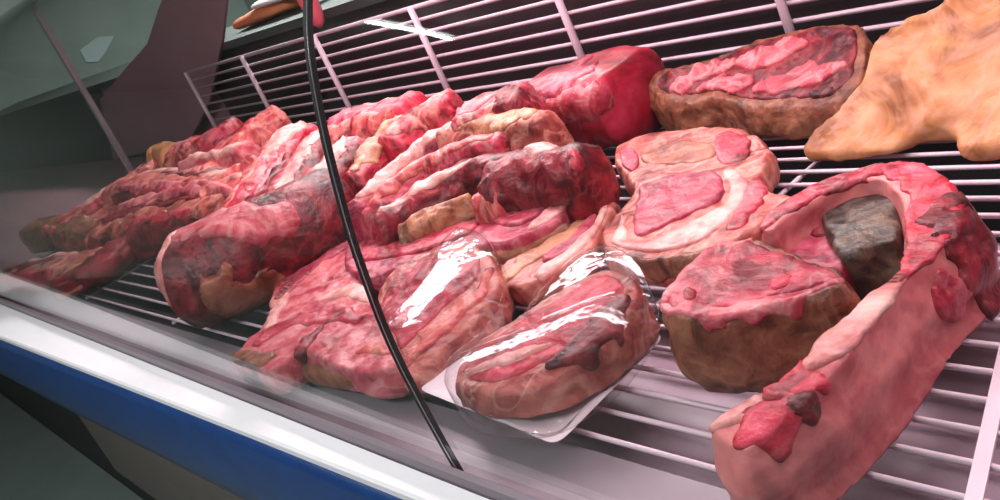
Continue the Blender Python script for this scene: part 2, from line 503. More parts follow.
# inside: front ledge, plate under the wires, deep well behind, back panel
m = MB(); m.box(CX0, CX1, .4125, .503, ZL - .03, ZL - .006); m.link('inner_ledge', 'ledge_steel', case)
m = MB(); m.box(-1.42, CX1, .505, 1.04, ZL - .075, ZL - .06); m.link('base_plate', 'steel', case)
m = MB(); m.box(CX0, CX1, .46, 1.60, ZL - .27, ZL - .20); m.link('well_floor', 'well', case)
m = MB(); m.box(CX0, -3.96, .505, 1.52, ZL - .05, ZL - .02); m.link('blank_deck', 'mauve', case)
m = MB(); m.box(-3.96, CX1, 1.56, 1.60, ZL - .20, ZL + .355); m.link('back_panel', 'backdark', case)
m = MB(); m.box(-5.35, -3.96, 1.56, 1.60, ZL - .20, ZL + .355); m.link('back_panel', 'mauve', case)['label'] = 'mauve back panel'
m = MB(); m.box(CX0, -5.35, 1.56, 1.60, ZL - .20, ZL + .355); m.link('back_panel', 'black_rubber', case)['label'] = 'black back panel'
m = MB(); m.box(CX0, CX1, 1.53, 1.95, ZL + .357, ZL + .385); m.link('service_ledge', 'slate', case)
m = MB(); m.box(CX0, CX1, 1.90, 1.93, 0.0, ZL + .355); m.link('rear_panel', 'panel_grey', case)
# end post + lamp canopy
p0 = at(120, 160, 0); 
m = MB(); m.box(-4.015, -3.993, 1.10, 1.12, ZL - .02, ZL + .80); m.link('post', 'chrome', case)
m = MB(); m.box(-2.7, CX1, .775, 1.45, ZL + .80, ZL + .83); m.box(-2.7, CX1, .775, .80, ZL + .735, ZL + .80)
for x in (-1.3, CX1 - .03): m.box(x, x + .03, 1.535, 1.565, ZL + .386, ZL + .80); m.box(x, x + .03, 1.40, 1.565, ZL + .80, ZL + .83)
m.link('canopy', 'white_enamel', case)
for i, (xa, xb) in enumerate(((-2.66, -1.7), (-1.6, -.6), (-.5, .5))):
    m = MB(); m.tube([(xa, 1.15, ZL + .775), (xb, 1.15, ZL + .775)], .013, 12); m.link('lamp_tube', 'tube', case, True)

# leaning mauve sheet beyond the left end
q = [atY(100, 100, 1.50), atY(124, 70, 1.50), atY(147, 44, 1.50), atY(158, 10, 1.50), atY(170, -20, 1.50), atY(228, -20, 1.50), atY(222, 40, 1.50), atY(210, 100, 1.50), atY(190, 140, 1.50), atY(118, 168, 1.50)]
q = [Vector((p.x, p.y, max(p.z, ZL - .018))) for p in q]
m = MB(); m.sheet([q, [p + Vector((0, .012, 0)) for p in q]])
ms = m.link('plastic_sheet', 'mauve', None, False, Vector((q[0].x + .5, 1.5, SH)))
tag(ms, 'dull mauve plastic sheet with slanted edge standing between end post and wire rack', 'sheet')


# ---------------------------------------------------------------- wire shelf
shelf = thing('wire_shelf', 'white wire shelf of long parallel rods under all the meat', 'wire shelf', (-1.3, .95, SH))
m = MB()
y = .52
while y < 1.50:
    m.tube([(-3.94, y, SH - .001), (CX1, y, SH - .001)], .0034, 6); y += .0405
m.link('rods', 'wire', shelf, True)
for x in (-3.6, -2.9, -2.2, -1.55, -.95, .1, .7):
    m = MB(); m.tube([(x, .515, SH - .0085), (x, 1.52, SH - .0085)], .004, 6); m.link('cross_rail', 'wire', shelf, True)
m = MB()
a, b_ = at(996, 396, .0035), at(968, 524, .0035); d = (b_ - a).normalized(); a = a - d * ((1.46 - a.y) / -d.y); b_ = b_ + d * 0; s_ = Vector((-d.y, d.x, 0)) * .007
m.add([a + s_, a - s_, b_ - s_, b_ + s_] + [v - Vector((0, 0, .003)) for v in (a + s_, a - s_, b_ - s_, b_ + s_)], [(0, 1, 2, 3), (7, 6, 5, 4), (0, 4, 5, 1), (1, 5, 6, 2), (2, 6, 7, 3), (3, 7, 4, 0)])
m.link('flat_rail', 'wire', shelf)

# ---------------------------------------------------------------- back rack
rack = thing('back_rack', 'white wire rack standing upright behind the meat', 'wire rack', (-2, YR, SH))
sc_ = YR / 1.235
zt = .6 - .228 * sc_
m = MB()
k = 0; z = zt
while z > .02:
    m.tube([(-3.28 * sc_ - (.02 if k == 0 else 0), YR, SH + z), (.9, YR, SH + z)], .0062 if k == 0 else .0046, 6)
    z -= .0335; k += 1
m.link('rods', 'rack_wire', rack, True)
for i in range(10):
    x = (-3.28 + .463 * i) * sc_
    m = MB(); m.tube([(x, YR - .011, SH + .004), (x, YR - .011, SH + zt + .004)], .0085, 8); m.link('upright', 'rack_wire', rack, True)

# ---------------------------------------------------------------- things beyond the rack
SL = SH + .387
b0 = atY(250, 26, 1.66); b0.z = SL
bag = thing('paper_parcel', 'orange-brown parcel with a white sheet on top on the ledge behind the rack', 'parcel', b0)
V, Fc = sweep_geo([Vector((b0.x - .12, 1.72, SL + .024)), Vector((b0.x + .05, 1.73, SL + .028)), Vector((b0.x + .25, 1.75, SL + .026))], [.07, .085, .07], [.024, .029, .024], amp=.008, freq=9)
link_mesh('wrapping', [Vector((v.x, v.y, max(v.z, SL))) for v in V], Fc, 'orange', bag)
V, Fc = sweep_geo([Vector((b0.x + .06, 1.74, SL + .064)), Vector((b0.x + .25, 1.73, SL + .062)), Vector((b0.x + .48, 1.74, SL + .056))], .07, .014, amp=.006, freq=9)
link_mesh('white_sheet', V, Fc, 'paper', bag)
c0 = atY(321, 27, 1.485)
cut = thing('hanging_cut', 'pink cut hanging with its rounded tip behind the glass joint', 'hanging meat', c0)
V, Fc = sweep_geo([c0 + Vector((0, 0, .03)), c0 + Vector((-.004, 0, .12)), c0 + Vector((-.01, 0, .36))], .04, .04, amp=.004)
b = MB(); n_ = 14; rows = []
for t, r in ((0, .008), (.012, .026), (.04, .037), (.1, .042), (.2, .044), (.3, .044), (.36, .03), (.38, .01)):
    rows.append([c0 + Vector((math.cos(2 * math.pi * k / n_) * r, math.sin(2 * math.pi * k / n_) * r * .6, t)) for k in range(n_)])
b.sheet(rows); b.link('muscle', 'tag', cut, True)
m = MB(); hk = [c0 + Vector((0, 0, .37 + .02 * i)) for i in range(4)] + [c0 + Vector((.015, 0, .46)), c0 + Vector((.03, 0, .45))]
m.tube([hk[0], hk[1], hk[2], hk[3]], .004, 6); m.link('hook', 'chrome', cut, True)
m = MB(); zr = c0.z + .44
m.tube([(-4, c0.y, zr), (CX1, c0.y, zr)], .012, 10)
hr = m.link('hanging_rail', 'chrome', None, True, Vector((-2, c0.y, zr)))
tag(hr, 'steel rail high behind the case carrying the hanging cut', 'rail')
def atX(px, py, X):
    d = ray(px, py); return CAM + d * (X / d.x)
n0 = [atX(x, y, -8.985) for x, y in ((80, 50), (98, 37), (114, 36), (106, 52), (98, 62), (86, 62))]  # outline of a thin pale plate against the wall
m = MB(); m.sheet([n0, [p - Vector((.014, 0, 0)) for p in n0]])
pn = m.link('wall_patch', 'pale_patch', None, False, sum(n0, Vector()) / len(n0)); tag(pn, 'small pale patch on the grey shop wall, beside the thin end post', 'panel')

# ---------------------------------------------------------------- cuts at the front right
ST = 'steaks and chops at the front'
Z0 = .006
def cut_thing(label, px, py, cat='meat', group=ST, name='meat_cut', z=0.0):
    p = at(px, py, z); p.z = SH + Z0
    return thing(name, label, cat, p, group)

# long hooked rib slab
t = cut_thing('long hooked slab of pink meat with painted shade inside its hook, nearest the right edge', 860, 330, name='rib_slab')
z = .098
slab('body', t, [(709, 430), (726, 414), (745, 403), (790, 374), (820, 337), (852, 310), (886, 281), (900, 255), (904, 226), (897, 196), (878, 180), (850, 185), (815, 201), (790, 216), (770, 232), (757, 227), (775, 207), (812, 187), (850, 171), (890, 161), (925, 165), (948, 179), (962, 197), (968, 214), (946, 244), (908, 282), (878, 322), (830, 380), (788, 416), (744, 452)], z, Z0, 'side', under=.016, bulge=.010, amp=.006, voxel=.0036, edge=.003, it=4)
skin('inner_wall', t, [(790, 214), (818, 200), (850, 186), (880, 182), (898, 200), (903, 228), (900, 252)], .03, .04, 'hook_shade', -1, .003, rag=.2, upmax=.35)  # inner wall coloured dark to stand for its shadow
skin('red_top', t, [(900, 168), (932, 180), (945, 205), (922, 240), (898, 275)], z, .03, 'bright', .45, rag=.3)
skin('red_rim', t, [(765, 224), (790, 204), (830, 184), (868, 172), (892, 168)], z, .016, 'red', .3)
skin('fat_ridge', t, [(816, 366), (840, 342), (872, 308), (902, 276)], z, .017, 'fat', .4)
skin('fat_ridge', t, [(716, 428), (736, 412), (752, 404)], z, .014, 'fat', .4)
skin('red_edge', t, [(796, 366), (830, 330), (862, 300), (890, 276)], z - .006, .009, 'red', -1, .002)
skin('red_spot', t, [(742, 440), (765, 424), (790, 405)], z, .016, 'bright', -.4)
skin('red_spot', t, [(780, 392), (800, 384), (815, 380)], z, .020, 'bright', -.2)
skin('dark_spot', t, [(795, 405), (812, 400), (826, 392)], z, .013, 'deep', -.6, .004)
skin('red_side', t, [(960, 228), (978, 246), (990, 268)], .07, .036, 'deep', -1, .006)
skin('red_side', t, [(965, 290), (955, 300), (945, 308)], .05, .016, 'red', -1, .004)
slab('lobe_muscle', t, [(768, 238), (790, 222), (818, 208), (828, 222), (833, 242), (848, 258), (835, 270), (800, 266)], .066, Z0, 'rose', amp=.008)
skin('dark_spot', t, [(800, 222), (815, 218), (822, 232)], .066, .018, 'deep', .2)
slab('hook_shade', t, [(816, 196), (850, 183), (882, 182), (896, 198), (899, 236), (874, 244), (850, 253), (836, 246), (824, 226)], .080, Z0, 'hook_shade', amp=.008, under=-.003, edge=.003, it=3)  # added block that gives the hook's shadowed inside its dark colour
skin('tan_edge', t, [(838, 252), (858, 248), (880, 242)], .05, .012, 'tan', -1)

# round chop with a brown rind
t = cut_thing('round chop with tall brown rind standing beside the long hooked slab', 750, 330, name='round_chop')
z = .105
slab('rind', t, [(657, 304), (663, 290), (672, 280), (694, 260), (721, 243), (751, 235), (783, 247), (818, 260), (845, 270), (846, 280), (838, 290), (802, 299), (764, 309), (721, 319), (683, 320), (663, 314)], z, Z0, 'brown', bulge=.003, amp=.009, under=-.008, voxel=.0036, edge=.004)
inlay('top_face', t, [(665, 304), (675, 285), (697, 264), (722, 248), (750, 241), (782, 252), (815, 264), (838, 273), (832, 283), (800, 291), (762, 301), (720, 310), (684, 312)], z, 'red', .003)
inlay('fat_centre', t, [(722, 262), (750, 252), (780, 262), (775, 275), (750, 288), (724, 290), (716, 276)], z, 'rust', .003, .012)
skin('fat_rim', t, [(664, 306), (690, 311), (720, 311), (762, 303), (800, 292), (838, 280)], z, .011, 'pinkfat', .1)
skin('fat_rim', t, [(664, 300), (676, 284), (697, 264), (722, 248), (748, 240)], z, .009, 'pinkfat', .1)
inlay('marrow', t, [(680, 292), (692, 286), (700, 292), (697, 302), (685, 303)], z, 'deep', .005, .012)
inlay('marrow', t, [(765, 282), (785, 272), (795, 277), (790, 288), (770, 293)], z, 'bright', .005, .012)

# chop on the rib, with an eye
t = cut_thing('loin chop with oval red eye and pale fat ring, behind the round brown chop', 690, 210, name='loin_chop')
z = .055
slab('fat_body', t, [(602, 246), (604, 226), (621, 206), (633, 188), (620, 170), (612, 153), (619, 143), (654, 132), (704, 126), (742, 127), (765, 141), (770, 153), (762, 176), (772, 190), (815, 200), (790, 212), (765, 222), (735, 240), (700, 256), (650, 259), (616, 255)], z, Z0, 'rimfat', amp=.007)
skin('brown_side', t, [(628, 262), (660, 264), (700, 258)], z, .02, 'brown', -1)
skin('red_edge', t, [(758, 180), (752, 205), (735, 228)], z, .014, 'red', .1)
inlay('eye_muscle', t, [(634, 231), (635, 205), (646, 185), (679, 175), (711, 172), (724, 184), (718, 202), (688, 216), (652, 232), (640, 236)], z, 'rose', .005)
inlay('fat_ring', t, [(612, 246), (615, 232), (622, 214), (628, 226), (632, 240), (652, 240), (690, 224), (720, 208), (730, 190), (724, 174), (738, 172), (748, 184), (742, 204), (725, 224), (694, 244), (650, 252)], z, 'fat', .004)
inlay('rib_bone', t, [(640, 152), (662, 144), (700, 141), (716, 146), (716, 156), (690, 164), (655, 165), (642, 162)], z, 'rust', .003)
inlay('end_muscle', t, [(715, 136), (738, 133), (752, 143), (748, 158), (730, 166), (716, 158)], z, 'red', .004)
inlay('small_muscle', t, [(618, 152), (632, 147), (640, 158), (634, 172), (622, 166)], z, 'rose', .004)
V, Fc = sweep_geo([at(622, 262, .02), at(660, 266, .02), at(690, 262, .02)], .018, .015, amp=.004)
link_mesh('underside_rind', floorclip(V), Fc, 'brown', t)

# wrapped steak on a foam tray
tray = cut_thing('white foam tray under the wrapped steak at the front', 545, 390, 'tray', None, 'foam_tray')
A, B_, Cc, D = at(420, 394, .012), at(560, 452, .012), at(668, 342, .012), at(560, 296, .012)
cen = (A + B_ + Cc + D) / 4
corner = []
for P_, Q_, R_ in ((D, A, B_), (A, B_, Cc), (B_, Cc, D), (Cc, D, A)):
    for k in range(5):
        s = k / 4; a_ = Q_ + (P_ - Q_).normalized() * .020; c_ = Q_ + (R_ - Q_).normalized() * .020
        corner.append(a_ * (1 - s) ** 2 + Q_ * 2 * s * (1 - s) + c_ * s * s)
def ring(off, z): return [Vector((cen.x + (p.x - cen.x) * (1 + off / .085), cen.y + (p.y - cen.y) * (1 + off / .085), SH + z)) for p in corner]
m = MB(); m.sheet([ring(-.016, Z0), ring(-.004, .016), ring(0, .021), ring(-.003, .0225), ring(-.008, .020), ring(-.02, .012)])
m.link('shell', 'foam', tray, True).data.set_sharp_from_angle(angle=math.radians(35))
t = cut_thing('film-wrapped glossy red steak on the white foam tray', 545, 370, name='steak', z=.02)
tz = lambda x, y: lean(x, y, -.014, .15)
slab('fat_edge', t, [(452, 374), (462, 357), (482, 338), (520, 312), (568, 283), (605, 266), (632, 274), (638, 290), (617, 328), (593, 352), (558, 377), (527, 391), (490, 394), (456, 387)], tz, .0235, 'rimfat', amp=.006, under=.004)
g = slab.last
inlay('muscle', t, [(462, 372), (472, 356), (500, 333), (540, 308), (575, 288), (602, 273), (620, 279), (624, 294), (604, 326), (576, 346), (540, 366), (500, 382), (468, 380)], tz, 'bright', .003)
skin('dark_red_shade', t, [(552, 366), (580, 348), (606, 324), (624, 298)], tz, .016, 'deep', -.2, .006, geo=g)  # dark red shadow painted along the steak's right edge
skin('fat_seam', t, [(468, 374), (495, 366), (525, 356), (550, 346)], tz, .010, 'fat', .2, .006, geo=g)
film_out = [(446, 375), (460, 354), (480, 335), (520, 308), (568, 279), (607, 261), (638, 270), (645, 291), (622, 330), (598, 355), (562, 380), (530, 395), (488, 398), (452, 391)]
def dome(ax, bx, w_, zb):
    A_, B2 = at(*ax, .07), at(*bx, .07); d_ = Vector((B2.x - A_.x, B2.y - A_.y, 0)); L_ = d_.length; d_.normalize(); n_2 = Vector((-d_.y, d_.x, 0))
    def f(X, Y):
        r_ = Vector((X - A_.x, Y - A_.y, 0)); l = r_.dot(d_); c = abs(r_.dot(n_2)); e = max(0, -l) + max(0, l - L_)
        return zb + .05 * (Y - .545) + .38 * (Y - .545) ** 2 - 5.0 * max(0, c - w_) ** 2 - 5.0 * e * e
    return f
d1, d2 = dome((580, 306), (600, 288), .010, .094), dome((478, 374), (588, 336), .004, .094)
film_on(t, film_out, .0236, lambda X, Y: max(d1(X, Y), d2(X, Y)), .0010, 40, .084)

# glossy steak left of the tray
t = cut_thing('wrapped steak with a large white glare, left of the foam tray', 430, 310, name='steak')
tz = lambda x, y: lean(x, y, -.048, .165)
slab('fat_edge', t, [(374, 306), (392, 270), (436, 248), (470, 244), (492, 256), (500, 284), (478, 318), (446, 348), (424, 372), (406, 380), (392, 362)], tz, Z0, 'rimfat', amp=.006)
g = slab.last
inlay('muscle', t, [(382, 308), (398, 274), (438, 254), (466, 250), (482, 262), (476, 282), (448, 306), (418, 334), (400, 350), (392, 336)], tz, 'red', .003)
skin('fat_strip', t, [(404, 366), (426, 342), (454, 316), (480, 290), (488, 274)], tz, .018, 'salmon', 0, .004, geo=g)
fo_ = [(370, 306), (389, 267), (435, 245), (472, 241), (496, 254), (504, 285), (480, 316), (448, 342), (425, 362), (405, 370), (388, 352)]
ga, gb = at(396, 326, .07), at(470, 262, .07); gd = Vector((gb.x - ga.x, gb.y - ga.y, 0)).normalized(); gn = Vector((-gd.y, gd.x, 0))
def fz5(X, Y):
    c = abs((Vector((X, Y, 0)) - Vector((ga.x, ga.y, 0))).dot(gn)); l = (Vector((X, Y, 0)) - Vector((ga.x, ga.y, 0))).dot(gd); L_ = (gb - ga).length
    e = max(0, -l) + max(0, l - L_)
    return .076 + .062 * (Y - .57) + .45 * (Y - .57) ** 2 - 2.6 * max(0, c - .024) ** 2 - 1.5 * e * e
film_on(t, fo_, .012, fz5, .0004, 22, .062)

# folded pink piece at the front edge
t = cut_thing('folded pink marbled piece nearest the front ledge', 300, 320, name='meat_piece')
z = .055
slab('body', t, [(232, 356), (252, 334), (268, 314), (277, 272), (303, 248), (342, 234), (360, 256), (372, 290), (380, 318), (394, 345), (398, 364), (372, 372), (335, 366), (305, 352), (280, 366), (250, 372)], z, Z0, 'pinkfat', amp=.009, freq=13)
skin('red_streak', t, [(284, 296), (305, 268), (345, 248)], z, .024, 'rose', .3)
skin('red_streak', t, [(258, 344), (288, 322), (330, 316), (360, 318)], z, .018, 'red', .2)
skin('dark_streak', t, [(300, 358), (310, 340), (322, 326)], z, .010, 'deep', -.4, .004)
skin('fat_streak', t, [(270, 330), (278, 305), (292, 280)], z, .014, 'fat', .2)
skin('fat_streak', t, [(320, 300), (350, 290), (372, 300)], z, .014, 'fat', .3)
skin('fat_streak', t, [(360, 350), (380, 345), (394, 352)], z, .014, 'salmon', -.2)
skin('brown_edge', t, [(240, 362), (262, 370), (290, 366)], z - .02, .018, 'brown', -1)
V, Fc = sweep_geo([at(246, 374, .022), at(285, 378, .02), at(300, 366, .022)], .016, .018, amp=.005); link_mesh('brown_rind', floorclip(V), Fc, 'brown', t)
V, Fc = sweep_geo([at(312, 372, .02), at(350, 380, .02), at(388, 380, .02)], .014, .018, amp=.005); link_mesh('brown_rind', floorclip(V), Fc, 'brown', t)

# long loin steak with an eye at its right end
t = cut_thing('long loin steak, its eye pointing to the smooth red roast', 460, 230, name='loin_steak')
z = .066
slab('body', t, [(343, 262), (352, 236), (400, 219), (450, 208), (480, 201), (505, 188), (543, 178), (574, 171), (582, 188), (574, 206), (545, 226), (512, 240), (476, 246), (440, 256), (400, 268), (365, 280)], z, Z0, 'rose', amp=.008)
inlay('eye_muscle', t, [(492, 222), (512, 196), (545, 184), (566, 180), (566, 194), (545, 212), (518, 226)], z, 'rose', .006)
inlay('fat_rim', t, [(548, 182), (572, 174), (580, 188), (571, 206), (545, 224), (528, 230), (548, 212), (564, 196), (566, 182)], z, 'fat', .007)
inlay('fat_rim', t, [(476, 208), (504, 192), (545, 180), (545, 184), (512, 197), (490, 216)], z, 'fat', .006)
inlay('muscle', t, [(354, 260), (362, 240), (402, 226), (450, 216), (478, 214), (474, 232), (440, 246), (398, 258)], z, 'red', .005)
V, Fc = sweep_geo([at(478, 268, .03), at(520, 258, .03), at(570, 235, .03)], .02, .024, amp=.006); link_mesh('rind', floorclip(V), Fc, 'brown', t)

# streaky chop
t = cut_thing('narrow brown-edged chop with pale streaks between the loin steak and loin chop', 560, 245, name='streaky_chop')
z = .045
slab('body', t, [(500, 268), (525, 250), (560, 232), (586, 210), (594, 190), (606, 186), (614, 198), (604, 224), (588, 252), (560, 270), (530, 284), (506, 286)], z, Z0, 'rimfat', amp=.007)
skin('tan_edge', t, [(506, 278), (530, 256), (562, 238), (588, 214)], z, .018, 'tan', .1)
inlay('fat_streak', t, [(535, 275), (560, 256), (585, 234), (603, 205), (608, 208), (592, 240), (565, 264), (540, 280)], z, 'fat', .005)
inlay('muscle', t, [(540, 258), (570, 238), (592, 212), (598, 214), (582, 240), (552, 262)], z, 'rose', .005)

# ---------------------------------------------------------------- back row on the right
# smooth dark red roast
BK = 'cuts along the back rack'
p = at(600, 140, .0)
t = thing('roast', 'smooth dark red roast leaning on the back rack', 'meat', Vector((atY(590, 140, 1.25).x, 1.25, SH + Z0)), BK)
pts = [atY(540, 108, 1.28), atY(572, 98, 1.28), atY(606, 90, 1.28), atY(630, 84, 1.28)]
hh = [.074, .082, .083, .082]
for q_, h_ in zip(pts, hh): q_.z = SH + Z0 + h_
V, Fc = sweep_geo(pts, .10, [.072, .080, .081, .080], amp=.014, freq=7, sq=3.6, n=56, taper=.4)
link_mesh('muscle', floorclip(V), Fc, 'liver', t)
g = (floorclip(V), Fc)
skin('fat_fold', t, [(545, 112), (580, 106), (615, 100), (642, 98)], lambda x, y: atY(x, y, 1.18), .022, 'pinkfat', -1, .005, geo=g)
skin('rose_patch', t, [(538, 84), (556, 70), (580, 62)], lambda x, y: atY(x, y, 1.24), .05, 'rose', -.2, .003, geo=g)  # rose-coloured skin on the roast's upper left

t = thing('rib_cut', 'red rib cut with browned side, left of the yellow fat slab', 'meat', Vector((atY(760, 130, 1.25).x, 1.25, SH + Z0)), BK)
zz = lambda x, y: lean(x, y, -.473, .44)
slab('rind', t, [(646, 84), (662, 68), (700, 60), (740, 45), (798, 29), (850, 22), (868, 34), (864, 76), (842, 98), (800, 107), (745, 106), (715, 98), (690, 104), (660, 98)], zz, Z0, 'brown', amp=.010, freq=11)
inlay('muscle', t, [(656, 84), (668, 72), (702, 65), (742, 50), (798, 34), (846, 28), (858, 38), (854, 72), (834, 92), (800, 98), (745, 98), (715, 90), (690, 94), (664, 92)], zz, 'deep', .004, amp=.012, freq=11)
slab.last = inlay.last
for pl in ([(672, 86), (702, 76), (734, 64)], [(762, 88), (802, 78), (842, 66)], [(742, 64), (772, 55), (804, 48)], [(700, 92), (730, 86), (750, 80)]):
    skin('fat_streak', t, pl, zz, .018, 'pinkfat', .1, .005)
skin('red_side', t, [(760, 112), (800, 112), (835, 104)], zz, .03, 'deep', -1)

# yellow fat slab leaning at the back right
t = thing('fat_slab', 'large yellow slab of beef fat leaning in the back right corner', 'meat', Vector((lean(900, 120).x, 1.25, SH + Z0)), BK)
px = [(806, 152), (812, 134), (845, 98), (862, 66), (872, 36), (898, 18), (935, 2), (975, -22), (1030, -50), (1090, -40), (1110, 60), (1080, 150), (1010, 158), (968, 158), (958, 134), (930, 122), (906, 130), (900, 158), (868, 164), (830, 158)]
tp = [lean(*p_) for p_ in px]
tp = [Vector((v.x, v.y, max(v.z, SH + .03))) for v in tp]
V, Fc = slab_geo(tp, Z0, under=-.004, voxel=.008, amp=.022, freq=7, it=4)
link_mesh('fat', V, Fc, 'yellow', t)
# ---------------------------------------------------------------- the heap on the left
HP = 'cuts heaped on the left'
def heap(name, label, path, w, mat, dz=0.0, caps=(), amp=.019, sq=2.7, low=None, taper=.6, freq=13):
    P = [pile(x, y_, dz) for x, y_ in path]
    c = sum(P, Vector()) / len(P)
    t = thing(name, label, 'meat', Vector((c.x, c.y, SH + Z0)), HP)
    ws = w if isinstance(w, (list, tuple)) else [w] * len(P)
    hs, ctr = [], []
    for p_ in P:
        zs = p_.z - SH
        h = max(.03, (zs - Z0) / 2) if low is None else low
        hs.append(h); ctr.append(Vector((p_.x, p_.y, p_.z - h)))
    V, Fc = sweep_geo(ctr, ws, hs, amp=amp, sq=sq, taper=taper, freq=freq)
    link_mesh('muscle', floorclip(V), Fc, mat, t)
    for cname, cpath, cw, ch, cmat in caps:
        Q = [pile(x, y_, dz + .004) for x, y_ in cpath]
        V2, F2 = patch_geo(V, Fc, Q, cw * 1.25)
        if F2: link_mesh(cname, V2, F2, cmat, t)
        else: print('EMPTY PATCH', label)
    if len(P) >= 3 and ws[0] > .05:
        rr = random.Random(label)
        T_ = (P[-1] - P[0]).normalized(); S_ = Vector((T_.y, -T_.x, 0))
        if S_.y > 0: S_ = -S_
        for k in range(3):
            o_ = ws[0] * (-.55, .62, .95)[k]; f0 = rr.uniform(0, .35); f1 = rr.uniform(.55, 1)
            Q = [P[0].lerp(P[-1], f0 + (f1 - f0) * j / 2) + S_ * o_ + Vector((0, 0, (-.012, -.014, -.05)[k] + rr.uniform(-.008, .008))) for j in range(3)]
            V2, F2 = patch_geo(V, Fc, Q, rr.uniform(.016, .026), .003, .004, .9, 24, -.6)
            dark = (mat in ('salmon', 'pinkfat', 'rimfat', 'rose'))  # dark streaks: muscle colour that also paints shadow into the strip sides
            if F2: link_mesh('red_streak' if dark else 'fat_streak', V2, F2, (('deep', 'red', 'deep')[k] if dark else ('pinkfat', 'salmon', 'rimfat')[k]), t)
    return t

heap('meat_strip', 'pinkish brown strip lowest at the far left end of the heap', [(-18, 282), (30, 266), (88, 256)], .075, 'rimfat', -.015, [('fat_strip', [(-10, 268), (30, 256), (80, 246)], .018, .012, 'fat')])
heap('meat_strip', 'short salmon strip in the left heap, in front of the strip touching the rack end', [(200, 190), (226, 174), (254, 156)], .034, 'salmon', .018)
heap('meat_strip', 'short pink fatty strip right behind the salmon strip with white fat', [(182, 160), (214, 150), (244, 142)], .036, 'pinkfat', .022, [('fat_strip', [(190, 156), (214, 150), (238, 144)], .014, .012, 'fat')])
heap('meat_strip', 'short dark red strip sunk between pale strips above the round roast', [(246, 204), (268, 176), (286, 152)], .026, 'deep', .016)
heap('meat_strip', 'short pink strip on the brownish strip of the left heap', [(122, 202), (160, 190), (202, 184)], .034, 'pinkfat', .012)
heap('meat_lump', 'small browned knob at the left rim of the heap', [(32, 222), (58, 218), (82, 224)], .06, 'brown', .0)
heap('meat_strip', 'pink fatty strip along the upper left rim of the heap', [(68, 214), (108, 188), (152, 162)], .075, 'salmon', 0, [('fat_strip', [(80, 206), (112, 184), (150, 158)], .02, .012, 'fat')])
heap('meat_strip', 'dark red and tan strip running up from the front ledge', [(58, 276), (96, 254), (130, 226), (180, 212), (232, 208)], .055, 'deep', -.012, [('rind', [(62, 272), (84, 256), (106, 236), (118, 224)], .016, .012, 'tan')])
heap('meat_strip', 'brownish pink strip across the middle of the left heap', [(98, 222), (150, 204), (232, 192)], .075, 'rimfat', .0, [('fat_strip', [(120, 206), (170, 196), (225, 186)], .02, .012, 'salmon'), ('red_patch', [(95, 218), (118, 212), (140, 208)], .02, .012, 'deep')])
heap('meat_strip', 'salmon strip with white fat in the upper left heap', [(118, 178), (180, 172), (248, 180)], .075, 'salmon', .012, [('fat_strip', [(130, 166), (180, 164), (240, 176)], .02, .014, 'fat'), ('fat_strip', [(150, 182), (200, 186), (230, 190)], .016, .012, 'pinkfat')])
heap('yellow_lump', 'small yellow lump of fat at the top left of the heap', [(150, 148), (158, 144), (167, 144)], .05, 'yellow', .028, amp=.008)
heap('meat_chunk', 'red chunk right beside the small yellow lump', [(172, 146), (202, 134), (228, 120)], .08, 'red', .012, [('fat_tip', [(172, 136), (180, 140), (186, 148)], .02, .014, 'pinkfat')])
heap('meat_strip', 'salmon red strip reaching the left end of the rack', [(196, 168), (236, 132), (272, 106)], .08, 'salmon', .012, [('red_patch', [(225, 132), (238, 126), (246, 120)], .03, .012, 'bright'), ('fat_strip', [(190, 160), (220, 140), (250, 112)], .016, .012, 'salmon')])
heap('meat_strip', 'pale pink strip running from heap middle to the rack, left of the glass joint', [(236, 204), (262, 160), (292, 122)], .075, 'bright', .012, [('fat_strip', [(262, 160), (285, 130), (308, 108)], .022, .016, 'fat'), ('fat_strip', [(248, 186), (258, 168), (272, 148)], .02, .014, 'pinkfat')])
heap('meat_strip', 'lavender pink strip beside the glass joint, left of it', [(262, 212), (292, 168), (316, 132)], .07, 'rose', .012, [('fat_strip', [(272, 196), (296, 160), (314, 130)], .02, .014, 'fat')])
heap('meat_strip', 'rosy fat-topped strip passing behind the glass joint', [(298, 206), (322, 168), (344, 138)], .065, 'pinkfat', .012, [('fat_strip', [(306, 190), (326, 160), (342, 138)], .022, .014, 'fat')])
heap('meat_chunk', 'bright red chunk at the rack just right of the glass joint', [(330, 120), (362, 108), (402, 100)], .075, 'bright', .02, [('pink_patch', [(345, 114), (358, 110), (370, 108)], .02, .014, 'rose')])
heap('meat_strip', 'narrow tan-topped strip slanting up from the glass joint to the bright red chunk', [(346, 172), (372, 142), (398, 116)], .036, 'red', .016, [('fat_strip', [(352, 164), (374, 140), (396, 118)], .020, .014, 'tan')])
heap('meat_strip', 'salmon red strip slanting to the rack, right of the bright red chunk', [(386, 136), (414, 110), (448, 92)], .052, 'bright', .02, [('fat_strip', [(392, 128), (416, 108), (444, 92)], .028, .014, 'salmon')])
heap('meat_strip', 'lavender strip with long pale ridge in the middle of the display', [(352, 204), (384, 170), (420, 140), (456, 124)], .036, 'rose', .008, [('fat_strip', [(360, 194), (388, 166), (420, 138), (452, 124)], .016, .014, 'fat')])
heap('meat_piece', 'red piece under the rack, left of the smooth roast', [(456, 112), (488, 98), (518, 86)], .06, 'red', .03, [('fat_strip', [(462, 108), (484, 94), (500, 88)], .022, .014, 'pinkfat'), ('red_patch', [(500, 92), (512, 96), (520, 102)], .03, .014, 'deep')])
heap('fat_piece', 'tan fatty piece in front of the smooth roast', [(446, 126), (488, 118), (540, 112)], .042, 'rimfat', .014, [('fat_strip', [(456, 122), (490, 116), (530, 112)], .02, .014, 'tan')])
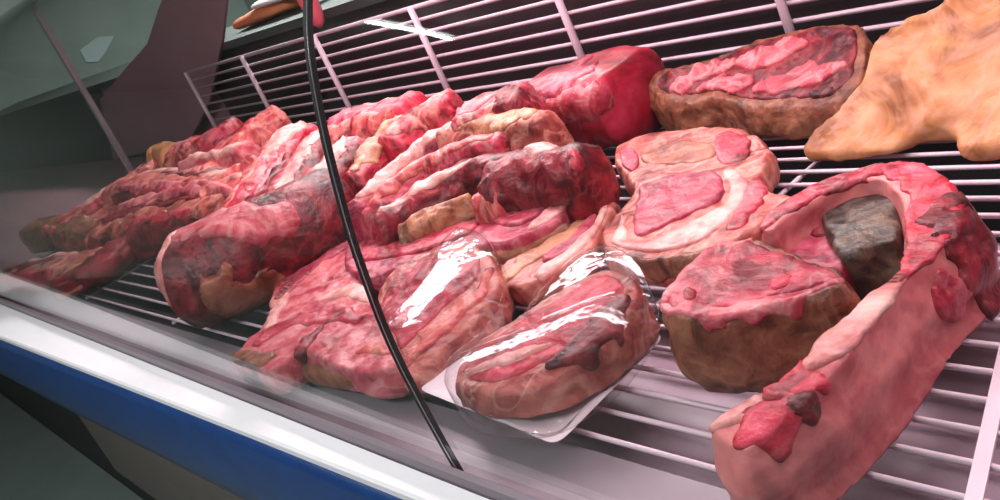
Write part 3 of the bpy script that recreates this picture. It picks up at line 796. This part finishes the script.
heap('meat_strip', 'red strip with salmon ridge just above the dark rib strip', [(364, 208), (404, 172), (448, 148), (500, 134)], .036, 'red', .004, [('fat_strip', [(372, 198), (408, 168), (450, 146), (490, 136)], .015, .014, 'salmon')])
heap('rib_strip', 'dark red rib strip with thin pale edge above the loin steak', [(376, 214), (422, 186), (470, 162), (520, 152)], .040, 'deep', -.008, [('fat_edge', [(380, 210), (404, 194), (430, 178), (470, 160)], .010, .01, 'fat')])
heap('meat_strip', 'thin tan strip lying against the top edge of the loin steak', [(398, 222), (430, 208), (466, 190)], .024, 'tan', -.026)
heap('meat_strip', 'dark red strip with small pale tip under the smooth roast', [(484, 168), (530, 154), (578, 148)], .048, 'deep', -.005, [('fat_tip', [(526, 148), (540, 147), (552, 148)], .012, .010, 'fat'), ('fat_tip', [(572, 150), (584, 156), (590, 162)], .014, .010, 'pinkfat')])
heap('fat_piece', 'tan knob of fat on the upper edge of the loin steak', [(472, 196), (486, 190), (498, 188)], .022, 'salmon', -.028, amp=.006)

# big round roast at the front left
P = [at(192, 279, .10), at(236, 262, .10), at(288, 236, .10), at(338, 204, .10)]
t = thing('round_roast', 'thick dark red roast with its cut face to the front ledge', 'meat', Vector((P[1].x, P[1].y, SH + Z0)), HP)
V, Fc = sweep_geo(P, [.115, .12, .11, .09], [.094, .10, .095, .085], amp=.012, freq=8, sq=2.2, taper=.35, n=60)
link_mesh('muscle', floorclip(V), Fc, 'deep', t)
Q = [at(108, 238, .15), at(150, 236, .175), at(205, 222, .195), at(262, 206, .2), at(318, 182, .195)]
V2, F2 = patch_geo(V, Fc, Q, .04, .005, upmin=0); link_mesh('fat_cap', V2, F2, 'pinkfat', t)
Q = [at(206, 322, .05), at(240, 304, .05), at(276, 280, .06)]
V2, F2 = patch_geo(V, Fc, Q, .032, .003, rag=.9, upmin=-1); link_mesh('rind', V2, F2, 'rust', t)
# thin pale ring round the cut face
T0 = (P[1] - P[0]).normalized(); sd = Vector((T0.y, -T0.x, 0)).normalized()
rg = [P[0] - T0 * .010 - sd * math.cos(a_) * .112 + Vector((0, 0, math.sin(a_) * .090)) for a_ in [math.pi * (-.25 + 1.3 * k / 29) for k in range(30)]]
V2, F2 = patch_geo(V, Fc, rg, .016, .004, rag=.25, upmin=-1)
if F2: link_mesh('fat_ring', V2, F2, 'fat', t)

# ---------------------------------------------------------------- light
def area(name, loc, rot, sx, sy, power, col):
    l = bpy.data.lights.new(name, 'AREA'); l.shape = 'RECTANGLE'; l.size = sx; l.size_y = sy; l.energy = power; l.color = col
    o = bpy.data.objects.new(name, l); C.objects.link(o); o.location = loc; o.rotation_euler = rot
    return o
for x, pw in ((-2.1, 10.5), (-1.05, 7.6), (.0, 7.2)):
    area('lamp', (x, 1.15, SH + .755), (math.radians(-14), 0, 0), 1.0, .13, pw, (1, .81, .86))
# ceiling batten, then unseen fill lights added overhead
ta, tb = Vector((-4.45, -1.13, 2.90)), Vector((-5.16, -2.28, 2.90))
cl = thing('ceiling_light', 'fluorescent batten on the shop ceiling in front of the counter', 'ceiling light', (ta + tb) / 2)
m = MB(); m.tube([ta, tb], .02, 10); m.link('tube', 'ceiltube', cl, True)
sd_ = Vector((tb.y - ta.y, ta.x - tb.x, 0)).normalized() * .05
m = MB(); q4 = [ta + sd_, ta - sd_, tb - sd_, tb + sd_]
m.add([v + Vector((0, 0, .03)) for v in q4] + [v + Vector((0, 0, .095)) for v in q4], [(0, 1, 2, 3), (7, 6, 5, 4), (0, 4, 5, 1), (1, 5, 6, 2), (2, 6, 7, 3), (3, 7, 4, 0)])
m.link('housing', 'white_enamel', cl)
area('fill_light', (-1.6, -1.2, 2.9), (0, 0, 0), 2.4, .3, 95, (.95, 1, 1))  # added fill for the front ledge
area('fill_light', (-5.0, 2.9, 2.9), (0, 0, 0), 3.0, .3, 150, (.92, 1, .97))  # added to brighten the walls beyond the counter
area('fill_light', (-2.6, 2.7, 2.9), (0, 0, 0), 2.0, .3, 70, (1, .97, .95))  # added to brighten the rear ledge and parcel
w = bpy.data.worlds.new('world'); bpy.context.scene.world = w; w.use_nodes = True
w.node_tree.nodes['Background'].inputs['Color'].default_value = (.75, .85, .85, 1)
w.node_tree.nodes['Background'].inputs['Strength'].default_value = .10

vs = bpy.context.scene.view_settings
bpy.context.scene.display_settings.display_device = 'sRGB'
vs.view_transform = 'Standard'; vs.look = 'None'; vs.gamma = 1; vs.use_curve_mapping = False; vs.exposure = 0.0
